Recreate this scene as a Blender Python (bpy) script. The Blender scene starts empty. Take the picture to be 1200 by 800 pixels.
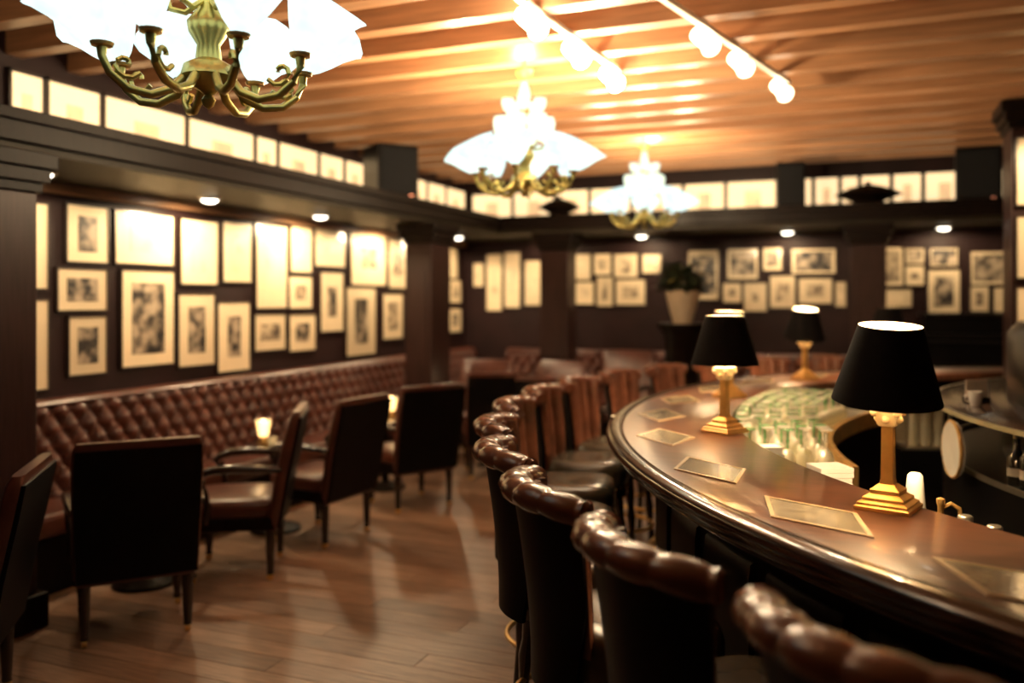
import bpy, math, random
from math import sin, cos, pi, radians as R
random.seed(7)
SC = bpy.context.scene
COL = SC.collection
# ------------------------------------------------------------------ camera, world, exposure
cd = bpy.data.cameras.new('camera'); cam = bpy.data.objects.new('camera', cd); COL.objects.link(cam)
cam.location = (0, 0, 1.68); cam.rotation_euler = (R(90), 0, R(22))
cd.sensor_width = 36; cd.lens = 30.42; cd.shift_y = -50 / 1200; cd.clip_start = 0.05
cd.dof.use_dof = True; cd.dof.focus_distance = 2.8; cd.dof.aperture_fstop = 1.0
SC.camera = cam
w = bpy.data.worlds.new('world'); SC.world = w; w.use_nodes = True
w.node_tree.nodes['Background'].inputs[0].default_value = (0.02, 0.012, 0.008, 1)
w.node_tree.nodes['Background'].inputs[1].default_value = 0.2
SC.view_settings.view_transform = 'Standard'; SC.view_settings.look = 'None'
SC.view_settings.gamma = 1; SC.view_settings.use_curve_mapping = False
SC.view_settings.exposure = 0.0
# light powers in watts
P_DOWN_L, P_DOWN_B, P_LAMP, P_CHAND, P_CANDLE, P_SPOT = 60, 22, 105, 36, 1.8, 60
WARM = (1.0, 0.68, 0.36); WHITE = (1.0, 0.74, 0.44)

# ------------------------------------------------------------------ materials
MATS = {}
def mat(name, col, rough=0.5, metal=0, var=0.25, scale=8, emit=None, estr=0, coat=0, crough=0.04, bump=0.0, stretch=None, rnd=0.0, spec=0.5):
    if name in MATS: return MATS[name]
    m = bpy.data.materials.new(name); m.use_nodes = True; MATS[name] = m
    nt = m.node_tree; N = nt.nodes; L = nt.links; b = N['Principled BSDF']
    tc = N.new('ShaderNodeTexCoord'); mp = N.new('ShaderNodeMapping'); L.new(tc.outputs['Object'], mp.inputs[0])
    if stretch: mp.inputs['Scale'].default_value = stretch
    nz = N.new('ShaderNodeTexNoise'); nz.inputs['Scale'].default_value = scale; nz.inputs['Detail'].default_value = 4
    L.new(mp.outputs[0], nz.inputs['Vector'])
    cr = N.new('ShaderNodeValToRGB'); L.new(nz.outputs[0], cr.inputs[0])
    cr.color_ramp.elements[0].position = 0.3; cr.color_ramp.elements[1].position = 0.72
    cr.color_ramp.elements[0].color = tuple(c * (1 - var) for c in col) + (1,)
    cr.color_ramp.elements[1].color = tuple(min(1, c * (1 + var)) for c in col) + (1,)
    out = cr.outputs[0]
    if rnd:
        oi = N.new('ShaderNodeObjectInfo'); mr = N.new('ShaderNodeMapRange')
        mr.inputs[3].default_value = 1 - rnd; mr.inputs[4].default_value = 1 + rnd
        L.new(oi.outputs['Random'], mr.inputs[0])
        hs = N.new('ShaderNodeHueSaturation'); L.new(mr.outputs[0], hs.inputs['Value']); L.new(out, hs.inputs['Color']); out = hs.outputs[0]
        ad = N.new('ShaderNodeVectorMath'); ml = N.new('ShaderNodeMath'); ml.operation = 'MULTIPLY'; ml.inputs[1].default_value = 40
        L.new(oi.outputs['Random'], ml.inputs[0]); L.new(tc.outputs['Object'], ad.inputs[0]); L.new(ml.outputs[0], ad.inputs[1]); L.new(ad.outputs[0], mp.inputs[0])
    L.new(out, b.inputs['Base Color'])
    b.inputs['Roughness'].default_value = rough; b.inputs['Metallic'].default_value = metal
    b.inputs['Specular IOR Level'].default_value = spec
    if coat: b.inputs['Coat Weight'].default_value = coat; b.inputs['Coat Roughness'].default_value = crough
    if emit: b.inputs['Emission Color'].default_value = tuple(emit) + (1,); b.inputs['Emission Strength'].default_value = estr
    if bump:
        bp = N.new('ShaderNodeBump'); bp.inputs['Strength'].default_value = bump; bp.inputs['Distance'].default_value = 0.01
        L.new(nz.outputs[0], bp.inputs['Height']); L.new(bp.outputs[0], b.inputs['Normal'])
    return m
def print_mat(name, dark, light, lo, hi, scale):
    m = bpy.data.materials.new(name); m.use_nodes = True
    nt = m.node_tree; N = nt.nodes; L = nt.links; b = N['Principled BSDF']
    tc = N.new('ShaderNodeTexCoord'); oi = N.new('ShaderNodeObjectInfo')
    ml = N.new('ShaderNodeMath'); ml.operation = 'MULTIPLY'; ml.inputs[1].default_value = 90; L.new(oi.outputs['Random'], ml.inputs[0])
    nz = N.new('ShaderNodeTexNoise'); nz.noise_dimensions = '4D'; nz.inputs['Scale'].default_value = scale; nz.inputs['Detail'].default_value = 5
    L.new(tc.outputs['Object'], nz.inputs['Vector']); L.new(ml.outputs[0], nz.inputs['W'])
    cr = N.new('ShaderNodeValToRGB'); L.new(nz.outputs[0], cr.inputs[0])
    cr.color_ramp.elements[0].position = lo; cr.color_ramp.elements[1].position = hi
    cr.color_ramp.elements[0].color = dark + (1,); cr.color_ramp.elements[1].color = light + (1,)
    L.new(cr.outputs[0], b.inputs['Base Color']); b.inputs['Roughness'].default_value = 0.45
    b.inputs['Coat Weight'].default_value = 0.6; b.inputs['Coat Roughness'].default_value = 0.03
    return m
def glass_mat(name, col, refl=0.12, rough=0.03, haze=0.14):
    m = bpy.data.materials.new(name); m.use_nodes = True
    nt = m.node_tree; N = nt.nodes; L = nt.links; N.remove(N['Principled BSDF'])
    tr = N.new('ShaderNodeBsdfTransparent'); tr.inputs[0].default_value = col + (1,)
    gl = N.new('ShaderNodeBsdfGlossy'); gl.inputs['Roughness'].default_value = rough
    lw = N.new('ShaderNodeLayerWeight'); lw.inputs[0].default_value = 0.35
    nz = N.new('ShaderNodeTexNoise'); nz.inputs['Scale'].default_value = 30
    ma = N.new('ShaderNodeMath'); ma.operation = 'MULTIPLY_ADD'; ma.inputs[1].default_value = 0.8; ma.inputs[2].default_value = refl
    L.new(lw.outputs['Facing'], ma.inputs[0])
    bp = N.new('ShaderNodeBump'); bp.inputs['Strength'].default_value = 0.05; L.new(nz.outputs[0], bp.inputs['Height']); L.new(bp.outputs[0], gl.inputs['Normal'])
    mx = N.new('ShaderNodeMixShader'); L.new(ma.outputs[0], mx.inputs[0]); L.new(tr.outputs[0], mx.inputs[1]); L.new(gl.outputs[0], mx.inputs[2])
    tl = N.new('ShaderNodeBsdfTranslucent'); tl.inputs[0].default_value = tuple(min(1, c * 1.0) for c in col) + (1,)
    df = N.new('ShaderNodeBsdfDiffuse'); df.inputs[0].default_value = col + (1,)
    a = N.new('ShaderNodeAddShader'); L.new(tl.outputs[0], a.inputs[0]); L.new(df.outputs[0], a.inputs[1])
    m2 = N.new('ShaderNodeMixShader'); m2.inputs[0].default_value = haze
    L.new(mx.outputs[0], m2.inputs[1]); L.new(a.outputs[0], m2.inputs[2]); L.new(m2.outputs[0], N['Material Output'].inputs[0])
    return m
def shade_glass(name, col, strength, tcol):
    m = bpy.data.materials.new(name); m.use_nodes = True
    nt = m.node_tree; N = nt.nodes; L = nt.links; N.remove(N['Principled BSDF'])
    tr = N.new('ShaderNodeBsdfTranslucent'); tr.inputs[0].default_value = tcol + (1,)
    em = N.new('ShaderNodeEmission'); em.inputs[1].default_value = strength
    nz = N.new('ShaderNodeTexNoise'); nz.inputs['Scale'].default_value = 3
    cr = N.new('ShaderNodeValToRGB'); L.new(nz.outputs[0], cr.inputs[0])
    cr.color_ramp.elements[0].color = (col[0] * .52, col[1] * .80, col[2] * .82, 1); cr.color_ramp.elements[1].color = col + (1,)
    L.new(cr.outputs[0], em.inputs[0])
    ad = N.new('ShaderNodeAddShader'); L.new(tr.outputs[0], ad.inputs[0]); L.new(em.outputs[0], ad.inputs[1]); L.new(ad.outputs[0], N['Material Output'].inputs[0])
    return m
M_floorbase = mat('floor_gap', (0.03, 0.018, 0.012), 0.7)
M_plank = mat('oak_plank', (0.23, 0.14, 0.09), 0.42, var=0.35, scale=5, stretch=(1.2, 14, 1), rnd=0.28, bump=0.15)
M_ceil = mat('ceiling_board', (0.20, 0.08, 0.03), 0.55, var=0.3, scale=4, stretch=(1, 8, 8))
M_beam = mat('ceiling_beam_wood', (0.37, 0.185, 0.09), 0.38, var=0.25, scale=4, stretch=(0.6, 9, 9), rnd=0.12)
M_wall = mat('maroon_wall', (0.017, 0.006, 0.006), 0.55, var=0.25, scale=3, bump=0.05, spec=0.2)
M_dark = mat('dark_walnut', (0.007, 0.004, 0.003), 0.4, var=0.4, scale=6, stretch=(6, 6, 1), spec=0.08)
M_col = mat('column_walnut', (0.026, 0.011, 0.009), 0.4, var=0.3, scale=6, stretch=(8, 8, 0.7), spec=0.2)
M_soff = mat('soffit_olive_brown', (0.022, 0.017, 0.011), 0.5, var=0.2, scale=3, spec=0.1)
M_trim = mat('cornice_wood', (0.32, 0.17, 0.09), 0.35, var=0.2, scale=5, stretch=(9, 1, 9))
M_leather = mat('oxblood_leather', (0.085, 0.026, 0.016), 0.30, var=0.35, scale=7, bump=0.08)
M_stool = mat('stool_leather', (0.15, 0.054, 0.030), 0.24, var=0.35, scale=9, bump=0.08)
M_stoolseat = mat('stool_seat_leather', (0.070, 0.055, 0.034), 0.25, var=0.3, scale=9, bump=0.08)
M_back = mat('black_leather', (0.0035, 0.003, 0.003), 0.5, var=0.3, scale=10, spec=0.12)
M_mahog = mat('polished_mahogany', (0.095, 0.032, 0.013), 0.30, var=0.4, scale=4, stretch=(2, 10, 2), coat=0.6, crough=0.07, spec=0.7)
M_edge = mat('polished_dark_edge', (0.020, 0.009, 0.006), 0.2, var=0.3, scale=5, coat=0.5, crough=0.12)
M_brass = mat('aged_brass', (0.72, 0.44, 0.15), 0.34, metal=0.7, var=0.15, scale=12)
M_brassgreen = mat('verdigris_brass', (0.60, 0.50, 0.15), 0.33, metal=0.75, var=0.3, scale=14)
M_capital = mat('pale_capital', (0.80, 0.68, 0.45), 0.4, var=0.1, scale=10)
M_shade = mat('black_shade_cloth', (0.005, 0.004, 0.004), 0.8, var=0.2, scale=40, spec=0.1)
M_lining = mat('cream_lining', (0.85, 0.74, 0.55), 0.7, var=0.05)
M_bulb = mat('lit_bulb', (1, 0.9, 0.7), 0.4, emit=(1, 0.82, 0.55), estr=14, var=0.02)
M_down = mat('downlight_lens', (1, 0.95, 0.85), 0.4, emit=(1, 0.9, 0.72), estr=9, var=0.02)
M_ring = mat('downlight_ring', (0.35, 0.3, 0.25), 0.35, metal=0.8)
M_panel = mat('painted_glow_picture', (0.6, 0.5, 0.3), 0.5, var=0.1, emit=(1.0, 0.70, 0.38), estr=1.25)  # picture surface, not a lamp: lamplight on it is painted as emission
M_panelart = mat('painted_glow_drawing', (0.5, 0.38, 0.22), 0.5, var=0.5, scale=6, emit=(1.0, 0.62, 0.30), estr=0.85, rnd=0.3)  # drawing on those pictures carries the same painted glow
M_mat = mat('cream_mount', (0.72, 0.58, 0.38), 0.5, var=0.06, scale=3, coat=0.5, rnd=0.14)
M_frame = mat('thin_dark_frame', (0.022, 0.012, 0.008), 0.35)
M_pd = print_mat('print_dark', (0.012, 0.009, 0.008), (0.42, 0.33, 0.23), 0.42, 0.62, 11)
M_pm = print_mat('print_mid', (0.06, 0.04, 0.03), (0.55, 0.43, 0.28), 0.36, 0.62, 13)
M_pf = print_mat('print_faint', (0.42, 0.31, 0.19), (0.74, 0.60, 0.40), 0.25, 0.48, 9)
M_black = mat('black_lacquer', (0.005, 0.0045, 0.0045), 0.28, var=0.3, spec=0.25)
M_grille = mat('speaker_grille', (0.012, 0.012, 0.013), 0.7, scale=60, spec=0.1)
M_led = mat('amber_indicator', (1, 0.4, 0.2), 0.4, emit=(1, 0.32, 0.16), estr=3)
M_tube = mat('lit_tube_lamp', (1, 0.95, 0.85), 0.4, emit=(1, 0.82, 0.55), estr=90, var=0.02)
M_tube2 = mat('dim_tube_lamp', (1, 0.95, 0.85), 0.4, emit=(1, 0.82, 0.55), estr=5, var=0.02)
M_steel = mat('brushed_steel', (0.55, 0.50, 0.40), 0.28, metal=0.9, var=0.15, scale=6)
M_white = mat('white_paper', (0.85, 0.82, 0.76), 0.6, var=0.04)
M_frost = mat('frosted_glass', (0.70, 0.68, 0.60), 0.35, var=0.06)
M_leaf = mat('leaf_green', (0.018, 0.026, 0.010), 0.5, var=0.5, scale=6)
M_leafy = mat('leaf_yellow', (0.40, 0.30, 0.06), 0.5, var=0.3, scale=6)
M_pot = mat('cream_pot', (0.50, 0.40, 0.28), 0.5, var=0.1)
M_inlay = mat('pale_inlay_edge', (0.42, 0.30, 0.16), 0.3, var=0.15, coat=0.3)
M_case = mat('display_case_felt', (0.24, 0.20, 0.13), 0.2, var=0.5, scale=22, coat=1.0, crough=0.10)
M_bottle = mat('dark_bottle', (0.015, 0.012, 0.008), 0.12, var=0.3, coat=0.5)
M_label = mat('bottle_label', (0.45, 0.38, 0.3), 0.6, var=0.25, rnd=0.5)
M_glass = glass_mat('clear_glass', (0.95, 0.93, 0.84), 0.22, 0.12)
M_green = glass_mat('green_glass', (0.22, 0.50, 0.24), 0.35, 0.12, 0.25)
M_amber = mat('candle_glow', (1, 0.8, 0.5), 0.4, emit=(1, 0.62, 0.28), estr=5, var=0.05)
M_shadeg = shade_glass('opal_shade_glass', (0.97, 1.0, 0.95), 1.35, (0.03, 0.045, 0.042))
M_shadew = shade_glass('opal_upper_glass', (1.0, 0.92, 0.70), 1.7, (0.05, 0.045, 0.035))

# ------------------------------------------------------------------ mesh helpers
class MB:
    def __init__(s): s.v = []; s.f = []
    def add(s, vs, fs):
        o = len(s.v); s.v += [tuple(p) for p in vs]; s.f += [tuple(i + o for i in f) for f in fs]; return s
    def box(s, c, d, rz=0, taper=1.0):
        x, y, z = d[0] / 2, d[1] / 2, d[2] / 2; vs = []
        for k in (-1, 1):
            t = taper if k > 0 else 1
            for (a, b) in ((-1, -1), (1, -1), (1, 1), (-1, 1)):
                px, py = a * x * t, b * y * t
                vs.append((c[0] + px * cos(rz) - py * sin(rz), c[1] + px * sin(rz) + py * cos(rz), c[2] + k * z))
        return s.add(vs, [(3, 2, 1, 0), (4, 5, 6, 7), (0, 1, 5, 4), (1, 2, 6, 5), (2, 3, 7, 6), (3, 0, 4, 7)])
    def loft(s, rings, cap=True, closed=True):
        n = len(rings[0]); vs = [p for r in rings for p in r]; fs = []
        for i in range(len(rings) - 1):
            for j in range(n if closed else n - 1):
                k = (j + 1) % n
                fs.append((i * n + j, i * n + k, (i + 1) * n + k, (i + 1) * n + j))
        if cap:
            fs.append(tuple(range(n - 1, -1, -1))); fs.append(tuple((len(rings) - 1) * n + j for j in range(n)))
        return s.add(vs, fs)
    def lathe(s, prof, n=16, c=(0, 0, 0), cap=True):
        return s.loft([[(c[0] + max(r, 1e-4) * cos(2 * pi * j / n), c[1] + max(r, 1e-4) * sin(2 * pi * j / n), c[2] + z) for j in range(n)] for r, z in prof], cap)
    def sq(s, prof, c=(0, 0, 0)):           # square-section lathe (half-widths)
        return s.loft([[(c[0] + a * r, c[1] + b * r, c[2] + z) for a, b in ((-1, -1), (1, -1), (1, 1), (-1, 1))] for r, z in prof])
    def tube(s, pts, rad, n=8):
        rings = []; L = len(pts)
        for i, p in enumerate(pts):
            a = pts[max(0, i - 1)]; b = pts[min(L - 1, i + 1)]
            t = [b[k] - a[k] for k in range(3)]; m = math.sqrt(sum(q * q for q in t)) or 1; t = [q / m for q in t]
            up = (0, 0, 1) if abs(t[2]) < 0.9 else (1, 0, 0)
            u = [t[1] * up[2] - t[2] * up[1], t[2] * up[0] - t[0] * up[2], t[0] * up[1] - t[1] * up[0]]
            m = math.sqrt(sum(q * q for q in u)); u = [q / m for q in u]
            v = [t[1] * u[2] - t[2] * u[1], t[2] * u[0] - t[0] * u[2], t[0] * u[1] - t[1] * u[0]]
            r = rad[i] if isinstance(rad, (list, tuple)) else rad
            rings.append([tuple(p[k] + r * (cos(2 * pi * j / n) * u[k] + sin(2 * pi * j / n) * v[k]) for k in range(3)) for j in range(n)])
        return s.loft(rings)
    def revolve(s, prof, a0, a1, n, c):     # closed (r,z) profile swept about c between two angles
        return s.loft([[(c[0] + r * cos(a0 + (a1 - a0) * i / n), c[1] + r * sin(a0 + (a1 - a0) * i / n), z) for r, z in prof] for i in range(n + 1)])
    def ball(s, c, r, n=8):
        return s.lathe([(r * sin(pi * k / (n // 2 + 1)), -r * cos(pi * k / (n // 2 + 1))) for k in range(n // 2 + 2)], n, c)
    def mesh(s, name):
        m = bpy.data.meshes.new(name); m.from_pydata(s.v, [], s.f); m.update()
        import bmesh
        b = bmesh.new(); b.from_mesh(m); bmesh.ops.recalc_face_normals(b, faces=b.faces); b.to_mesh(m); b.free()
        return m
    def build(s, name, material, parent=None, smooth=False, loc=None, rz=0, bevel=0, kind=None):
        m = s.mesh(name); m.materials.append(material)
        if smooth:
            for p in m.polygons: p.use_smooth = True
            m.set_sharp_from_angle(angle=R(50))
        o = bpy.data.objects.new(name, m); COL.objects.link(o); o.parent = parent
        if loc: o.location = loc
        o.rotation_euler[2] = rz
        if bevel:
            b = o.modifiers.new('b', 'BEVEL'); b.width = bevel; b.segments = 2; b.limit_method = 'ANGLE'
        if kind: o['kind'] = kind
        return o
def tag(o, label, cat, group=None):
    o['label'] = label; o['category'] = cat
    if group: o['group'] = group
    return o
def thing(name, label, cat, loc=(0, 0, 0), rz=0, group=None):
    o = bpy.data.objects.new(name, None); COL.objects.link(o); o.empty_display_size = 0.1
    o.location = loc; o.rotation_euler[2] = rz
    return tag(o, label, cat, group)
def dup(o, loc=None, rz=None, parent=None, label=None, group=None):
    c = o.copy(); COL.objects.link(c); c.parent = parent
    if loc is not None: c.location = loc
    if rz is not None: c.rotation_euler[2] = rz
    if label: c['label'] = label
    if group: c['group'] = group
    for ch in list(o.children): dup(ch, parent=c)
    return c
def struct(o): o['kind'] = 'structure'; return o
def light(kind, name, loc, power, col, parent=None, size=0.03, rot=None, spot=None, blend=0.4):
    l = bpy.data.lights.new(name, kind); l.energy = power; l.color = col; l.shadow_soft_size = size
    if spot: l.spot_size = R(spot); l.spot_blend = blend
    o = bpy.data.objects.new(name, l); COL.objects.link(o); o.location = loc; o.parent = parent
    if rot: o.rotation_euler = rot
    return o

# ------------------------------------------------------------------ room shell
XL, XR, YF, YB, ZC = -4.8, 4.5, -2.2, 10.25, 3.36
def slab(name, x0, x1, y0, y1, z0, z1, m, parent=None, bevel=0):
    o = MB().box(((x0 + x1) / 2, (y0 + y1) / 2, (z0 + z1) / 2), (x1 - x0, y1 - y0, z1 - z0)).build(name, m, parent, bevel=bevel)
    if parent is None: struct(o)
    return o
floor = slab('floor', XL - .15, XR + .15, YF - .15, YB + .15, -0.12, -0.014, M_floorbase)
PW = 0.15
lens = (2.3, 2.9, 3.4)
pmesh = {}
for Lp in lens:
    m = MB().box((0, 0, -0.007), (Lp - 0.004, PW - 0.004, 0.014)).mesh('plank'); m.materials.append(M_plank); pmesh[Lp] = m
row = 0; y = YF + PW / 2
while y < YB:
    x = XL; k = 0
    order = [lens[(row * 2 + i * (1 + row % 2)) % 3] for i in range(3)]
    while x < XR - 0.02:
        Lp = order[k % 3]
        rest = XR - x
        if rest < Lp + 0.6:
            m = MB().box((0, 0, -0.007), (rest - 0.004, PW - 0.004, 0.014)).mesh('plank'); m.materials.append(M_plank); Lp = rest
        else: m = pmesh[Lp]
        o = bpy.data.objects.new('plank', m); COL.objects.link(o); o.parent = floor; o.location = (x + Lp / 2, y, 0)
        x += Lp; k += 1
    y += PW; row += 1
ceil = slab('ceiling', XL - .15, XR + .15, YF - .15, YB + .15, ZC, ZC + .12, M_ceil)
bm = MB().box((0, 0, 0), (XR - XL, 0.11, 0.20)).mesh('beam'); bm.materials.append(M_beam)
y = -0.2
while y < YB - 0.1:
    o = bpy.data.objects.new('beam', bm); COL.objects.link(o); o.parent = ceil; o.location = ((XL + XR) / 2, y, ZC - 0.10); y += 0.44
wl = slab('wall_left', XL - .15, XL, YF - .15, YB + .15, 0, ZC, M_wall)
wb = slab('wall_back', XL, XR, YB, YB + .15, 0, ZC, M_wall)
slab('wall_right', XR, XR + .15, YF - .15, YB + .15, 0, ZC, M_wall)
slab('wall_front', XL, XR, YF - .15, YF, 0, ZC, M_wall)
slab('soffit_left', XL, -3.9, YF, YB, 2.42, 2.60, M_soff)
slab('soffit_back', -3.9, XR, 9.2, YB, 2.42, 2.60, M_soff)
# header face mouldings and wall cornices
for nm, a in (('trim_1', (-3.9, -3.86, YF, 9.16, 2.46, 2.62)), ('trim_2', (-3.86, -3.83, YF, 9.13, 2.56, 2.62)),
              ('trim_3', (-3.86, XR, 9.16, 9.2, 2.46, 2.62)), ('trim_4', (-3.83, XR, 9.13, 9.16, 2.56, 2.62))):
    slab(nm, *a, M_dark, bevel=0.006)
slab('trim_5', XL, XL + .055, 3.0, 10.2, 2.352, 2.42, M_trim, bevel=0.01)
slab('trim_6', XL + .06, XR, YB - .05, YB, 2.36, 2.42, M_col, bevel=0.01)
slab('baseboard_left', XL, XL + .03, YF, YB, 0, 0.16, M_dark)
def column(loc, hx, hy, label, top=2.42):
    t = thing('column', label, 'column', loc); t['kind'] = 'structure'
    MB().box((0, 0, 0.09), (hx * 2 + .08, hy * 2 + .08, 0.18)).build('plinth', M_dark, t, bevel=0.01)
    MB().box((0, 0, (top - .2 + .18) / 2), (hx * 2, hy * 2, top - .2 - .18)).build('shaft', M_col, t, bevel=0.008)
    c = MB()
    for k, (e, z0, z1) in enumerate(((.02, 0, .05), (.045, .05, .12), (.07, .12, .2))):
        c.box((0, 0, top - .2 + (z0 + z1) / 2), (hx * 2 + 2 * e, hy * 2 + 2 * e, z1 - z0))
    c.build('capital', M_dark, t, bevel=0.006)
    for s in (-1, 1):
        MB().box((0, s * (-hy - .006), 1.2), (hx * 1.3, .012, 1.5)).build('panel', M_col, t, bevel=0.004)
column((-4.12, 2.97, 0), .21, .225, 'dark walnut column at the near end of the tufted banquette')
column((-4.035, 7.74, 0), .145, .21, 'brown walnut column standing in front of the picture wall')
column((-3.22, 9.38, 0), .165, .16, 'walnut column under the header with the smaller lidded urn')
column((0.06, 9.38, 0), .165, .16, 'walnut column between the two groups of pictures on back wall')

# ------------------------------------------------------------------ ledge pictures, their brightness put in as emission
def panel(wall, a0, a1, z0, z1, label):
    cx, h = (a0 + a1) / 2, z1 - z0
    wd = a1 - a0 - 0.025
    if wall == 'L': t = thing('painted_glow_picture', label, 'light panel', (XL, cx, z0), R(90), 'painted-glow cream pictures above the ledge')
    else: t = thing('painted_glow_picture', label, 'light panel', (cx, YB, z0), 0, 'painted-glow cream pictures above the ledge')
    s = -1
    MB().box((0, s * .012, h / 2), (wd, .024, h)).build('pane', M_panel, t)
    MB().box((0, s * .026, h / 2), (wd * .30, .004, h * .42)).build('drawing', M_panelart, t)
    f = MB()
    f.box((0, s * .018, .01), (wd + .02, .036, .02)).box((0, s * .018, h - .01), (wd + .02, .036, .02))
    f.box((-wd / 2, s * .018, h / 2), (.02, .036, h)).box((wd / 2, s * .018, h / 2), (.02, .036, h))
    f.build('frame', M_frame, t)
LP = [3.70, 3.96, 4.4, 5.19, 5.99, 6.3, 6.92, 7.36, 7.76, 8.2, 8.66, 9.13, 9.63, 10.2]
LN = ['beside the near column', 'with a small round face drawn on it', 'wide, above the upright print of a standing figure', 'wide, above the tallest narrow print',
      'narrow, left of the pair of small prints', 'above the pair of small prints', 'right of the pair of small prints', 'just before the black loudspeaker',
      'half behind the loudspeaker', 'just past the loudspeaker', 'past the walnut column', 'second from the room corner', 'touching the room corner']
for i in range(len(LP) - 1): panel('L', LP[i], LP[i + 1], 2.602, 3.08, 'painted-glow cream picture on left ledge, ' + LN[i])
BP = [-4.7, -4.12, -3.55, -3.1, -2.57, -1.95, -1.46, -0.85, -0.5, -0.22, -0.02, 0.3, 0.61, 1.03, 1.5, 2.1]
BN = ['in the room corner', 'second from the room corner', 'behind the smaller lidded urn', 'right of the smaller lidded urn', 'behind the far chandelier', 'right of the far chandelier',
      'left of the slim loudspeaker', 'behind the slim loudspeaker', 'right of the slim loudspeaker', 'left of the wide lidded urn', 'narrow, behind the wide lidded urn',
      'right of the wide lidded urn', 'left of the wide loudspeaker', 'behind the wide loudspeaker', 'right of the wide loudspeaker']
for i in range(len(BP) - 1): panel('B', BP[i], BP[i + 1], 2.602, 3.04, 'painted-glow cream picture on back ledge, ' + BN[i])

# ------------------------------------------------------------------ framed pictures
def picture(wall, a, z, wd, h, kind, fx, fz, label, group, off=0.0, tilt=0):
    if wall == 'L': t = thing('framed_picture', label, 'picture', (XL, a, z), R(90), group)
    elif wall == 'B': t = thing('framed_picture', label, 'picture', (a, YB, z), 0, group)
    else: t = thing('framed_picture', label, 'picture', wall[:2] + (z,), wall[2], group)
    t.rotation_euler[1] = 0
    MB().box((0, -.009, 0), (wd, .018, h)).build('mount', M_mat, t)
    f = MB(); b = .012
    f.box((0, -.013, h / 2), (wd + b, .026, b)).box((0, -.013, -h / 2), (wd + b, .026, b))
    f.box((-wd / 2, -.013, 0), (b, .026, h)).box((wd / 2, -.013, 0), (b, .026, h))
    f.build('frame', M_frame, t)
    MB().box((0, -.0195, off), (wd * fx, .003, h * fz)).build('print', {'d': M_pd, 'm': M_pm, 'f': M_pf}[kind], t)
GL = 'framed prints on the wall above the banquette'
for a in [
 (4.29, 2.11, .34, .38, 'd', .45, .62, 'small framed portrait of a draped figure, topmost left on picture wall'),
 (4.79, 2.11, .55, .37, 'f', .5, .5, 'wide framed pale drawing, almost blank, above the big crowd photograph'),
 (5.34, 2.04, .41, .50, 'f', .4, .6, 'upright framed pale sketch right of the almost blank wide drawing'),
 (5.78, 2.06, .36, .49, 'f', .45, .65, 'upright framed sepia sketch with a dark vertical stroke'),
 (6.23, 1.96, .43, .73, 'f', .4, .6, 'tallest narrow framed pale drawing on the picture wall'),
 (6.66, 2.13, .33, .42, 'f', .5, .55, 'small upright framed pale print right of the tallest drawing'),
 (7.13, 2.17, .52, .36, 'f', .5, .5, 'small landscape framed blank print under the cornice gap'),
 (7.84, 2.10, .70, .56, 'm', .42, .38, 'wide framed cream print with dark centre beside the walnut column'),
 (8.45, 2.07, .42, .55, 'm', .5, .5, 'upright framed print half hidden by the walnut column, upper row'),
 (4.25, 1.74, .40, .28, 'd', .62, .55, 'small landscape framed photograph of a reclining figure'),
 (4.82, 1.54, .50, .69, 'd', .62, .74, 'largest framed dark photograph of a crowd of people'),
 (5.31, 1.44, .40, .56, 'd', .46, .64, 'upright framed photograph of a figure in a pale gown'),
 (5.74, 1.37, .40, .57, 'd', .40, .58, 'upright framed photograph of a standing figure in a doorway'),
 (6.21, 1.39, .43, .32, 'm', .62, .45, 'small landscape framed sepia print just above the banquette'),
 (6.65, 1.74, .36, .30, 'm', .45, .45, 'small squarish framed sketch in the middle of a column of three'),
 (6.68, 1.37, .41, .34, 'd', .5, .5, 'small squarish framed dark print, lowest in a column of three'),
 (7.16, 1.65, .40, .58, 'd', .36, .5, 'narrow upright framed dark print under the landscape blank print'),
 (7.69, 1.45, .57, .70, 'd', .42, .66, 'tall framed dark print under the wide cream print'),
 (8.34, 1.49, .44, .50, 'm', .5, .6, 'framed print half hidden by the walnut column, lower row'),
 (4.29, 1.37, .31, .39, 'd', .52, .62, 'small upright framed photograph of a seated figure, lowest left'),
 (3.80, 2.01, .37, .54, 'f', .4, .5, 'framed pale print mostly hidden behind the near column, upper'),
 (3.80, 1.39, .38, .57, 'f', .4, .5, 'framed pale print mostly hidden behind the near column, lower'),
 (9.80, 2.13, .36, .39, 'f', .5, .5, 'framed print beyond the walnut column, top of three by the corner'),
 (9.92, 1.77, .33, .29, 'm', .5, .5, 'framed print beyond the walnut column, middle of three by the corner'),
 (9.91, 1.41, .35, .30, 'd', .5, .5, 'framed print beyond the walnut column, lowest of three by the corner'),
]: picture('L', *a, GL)
GB = 'framed prints on the back wall'
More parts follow.
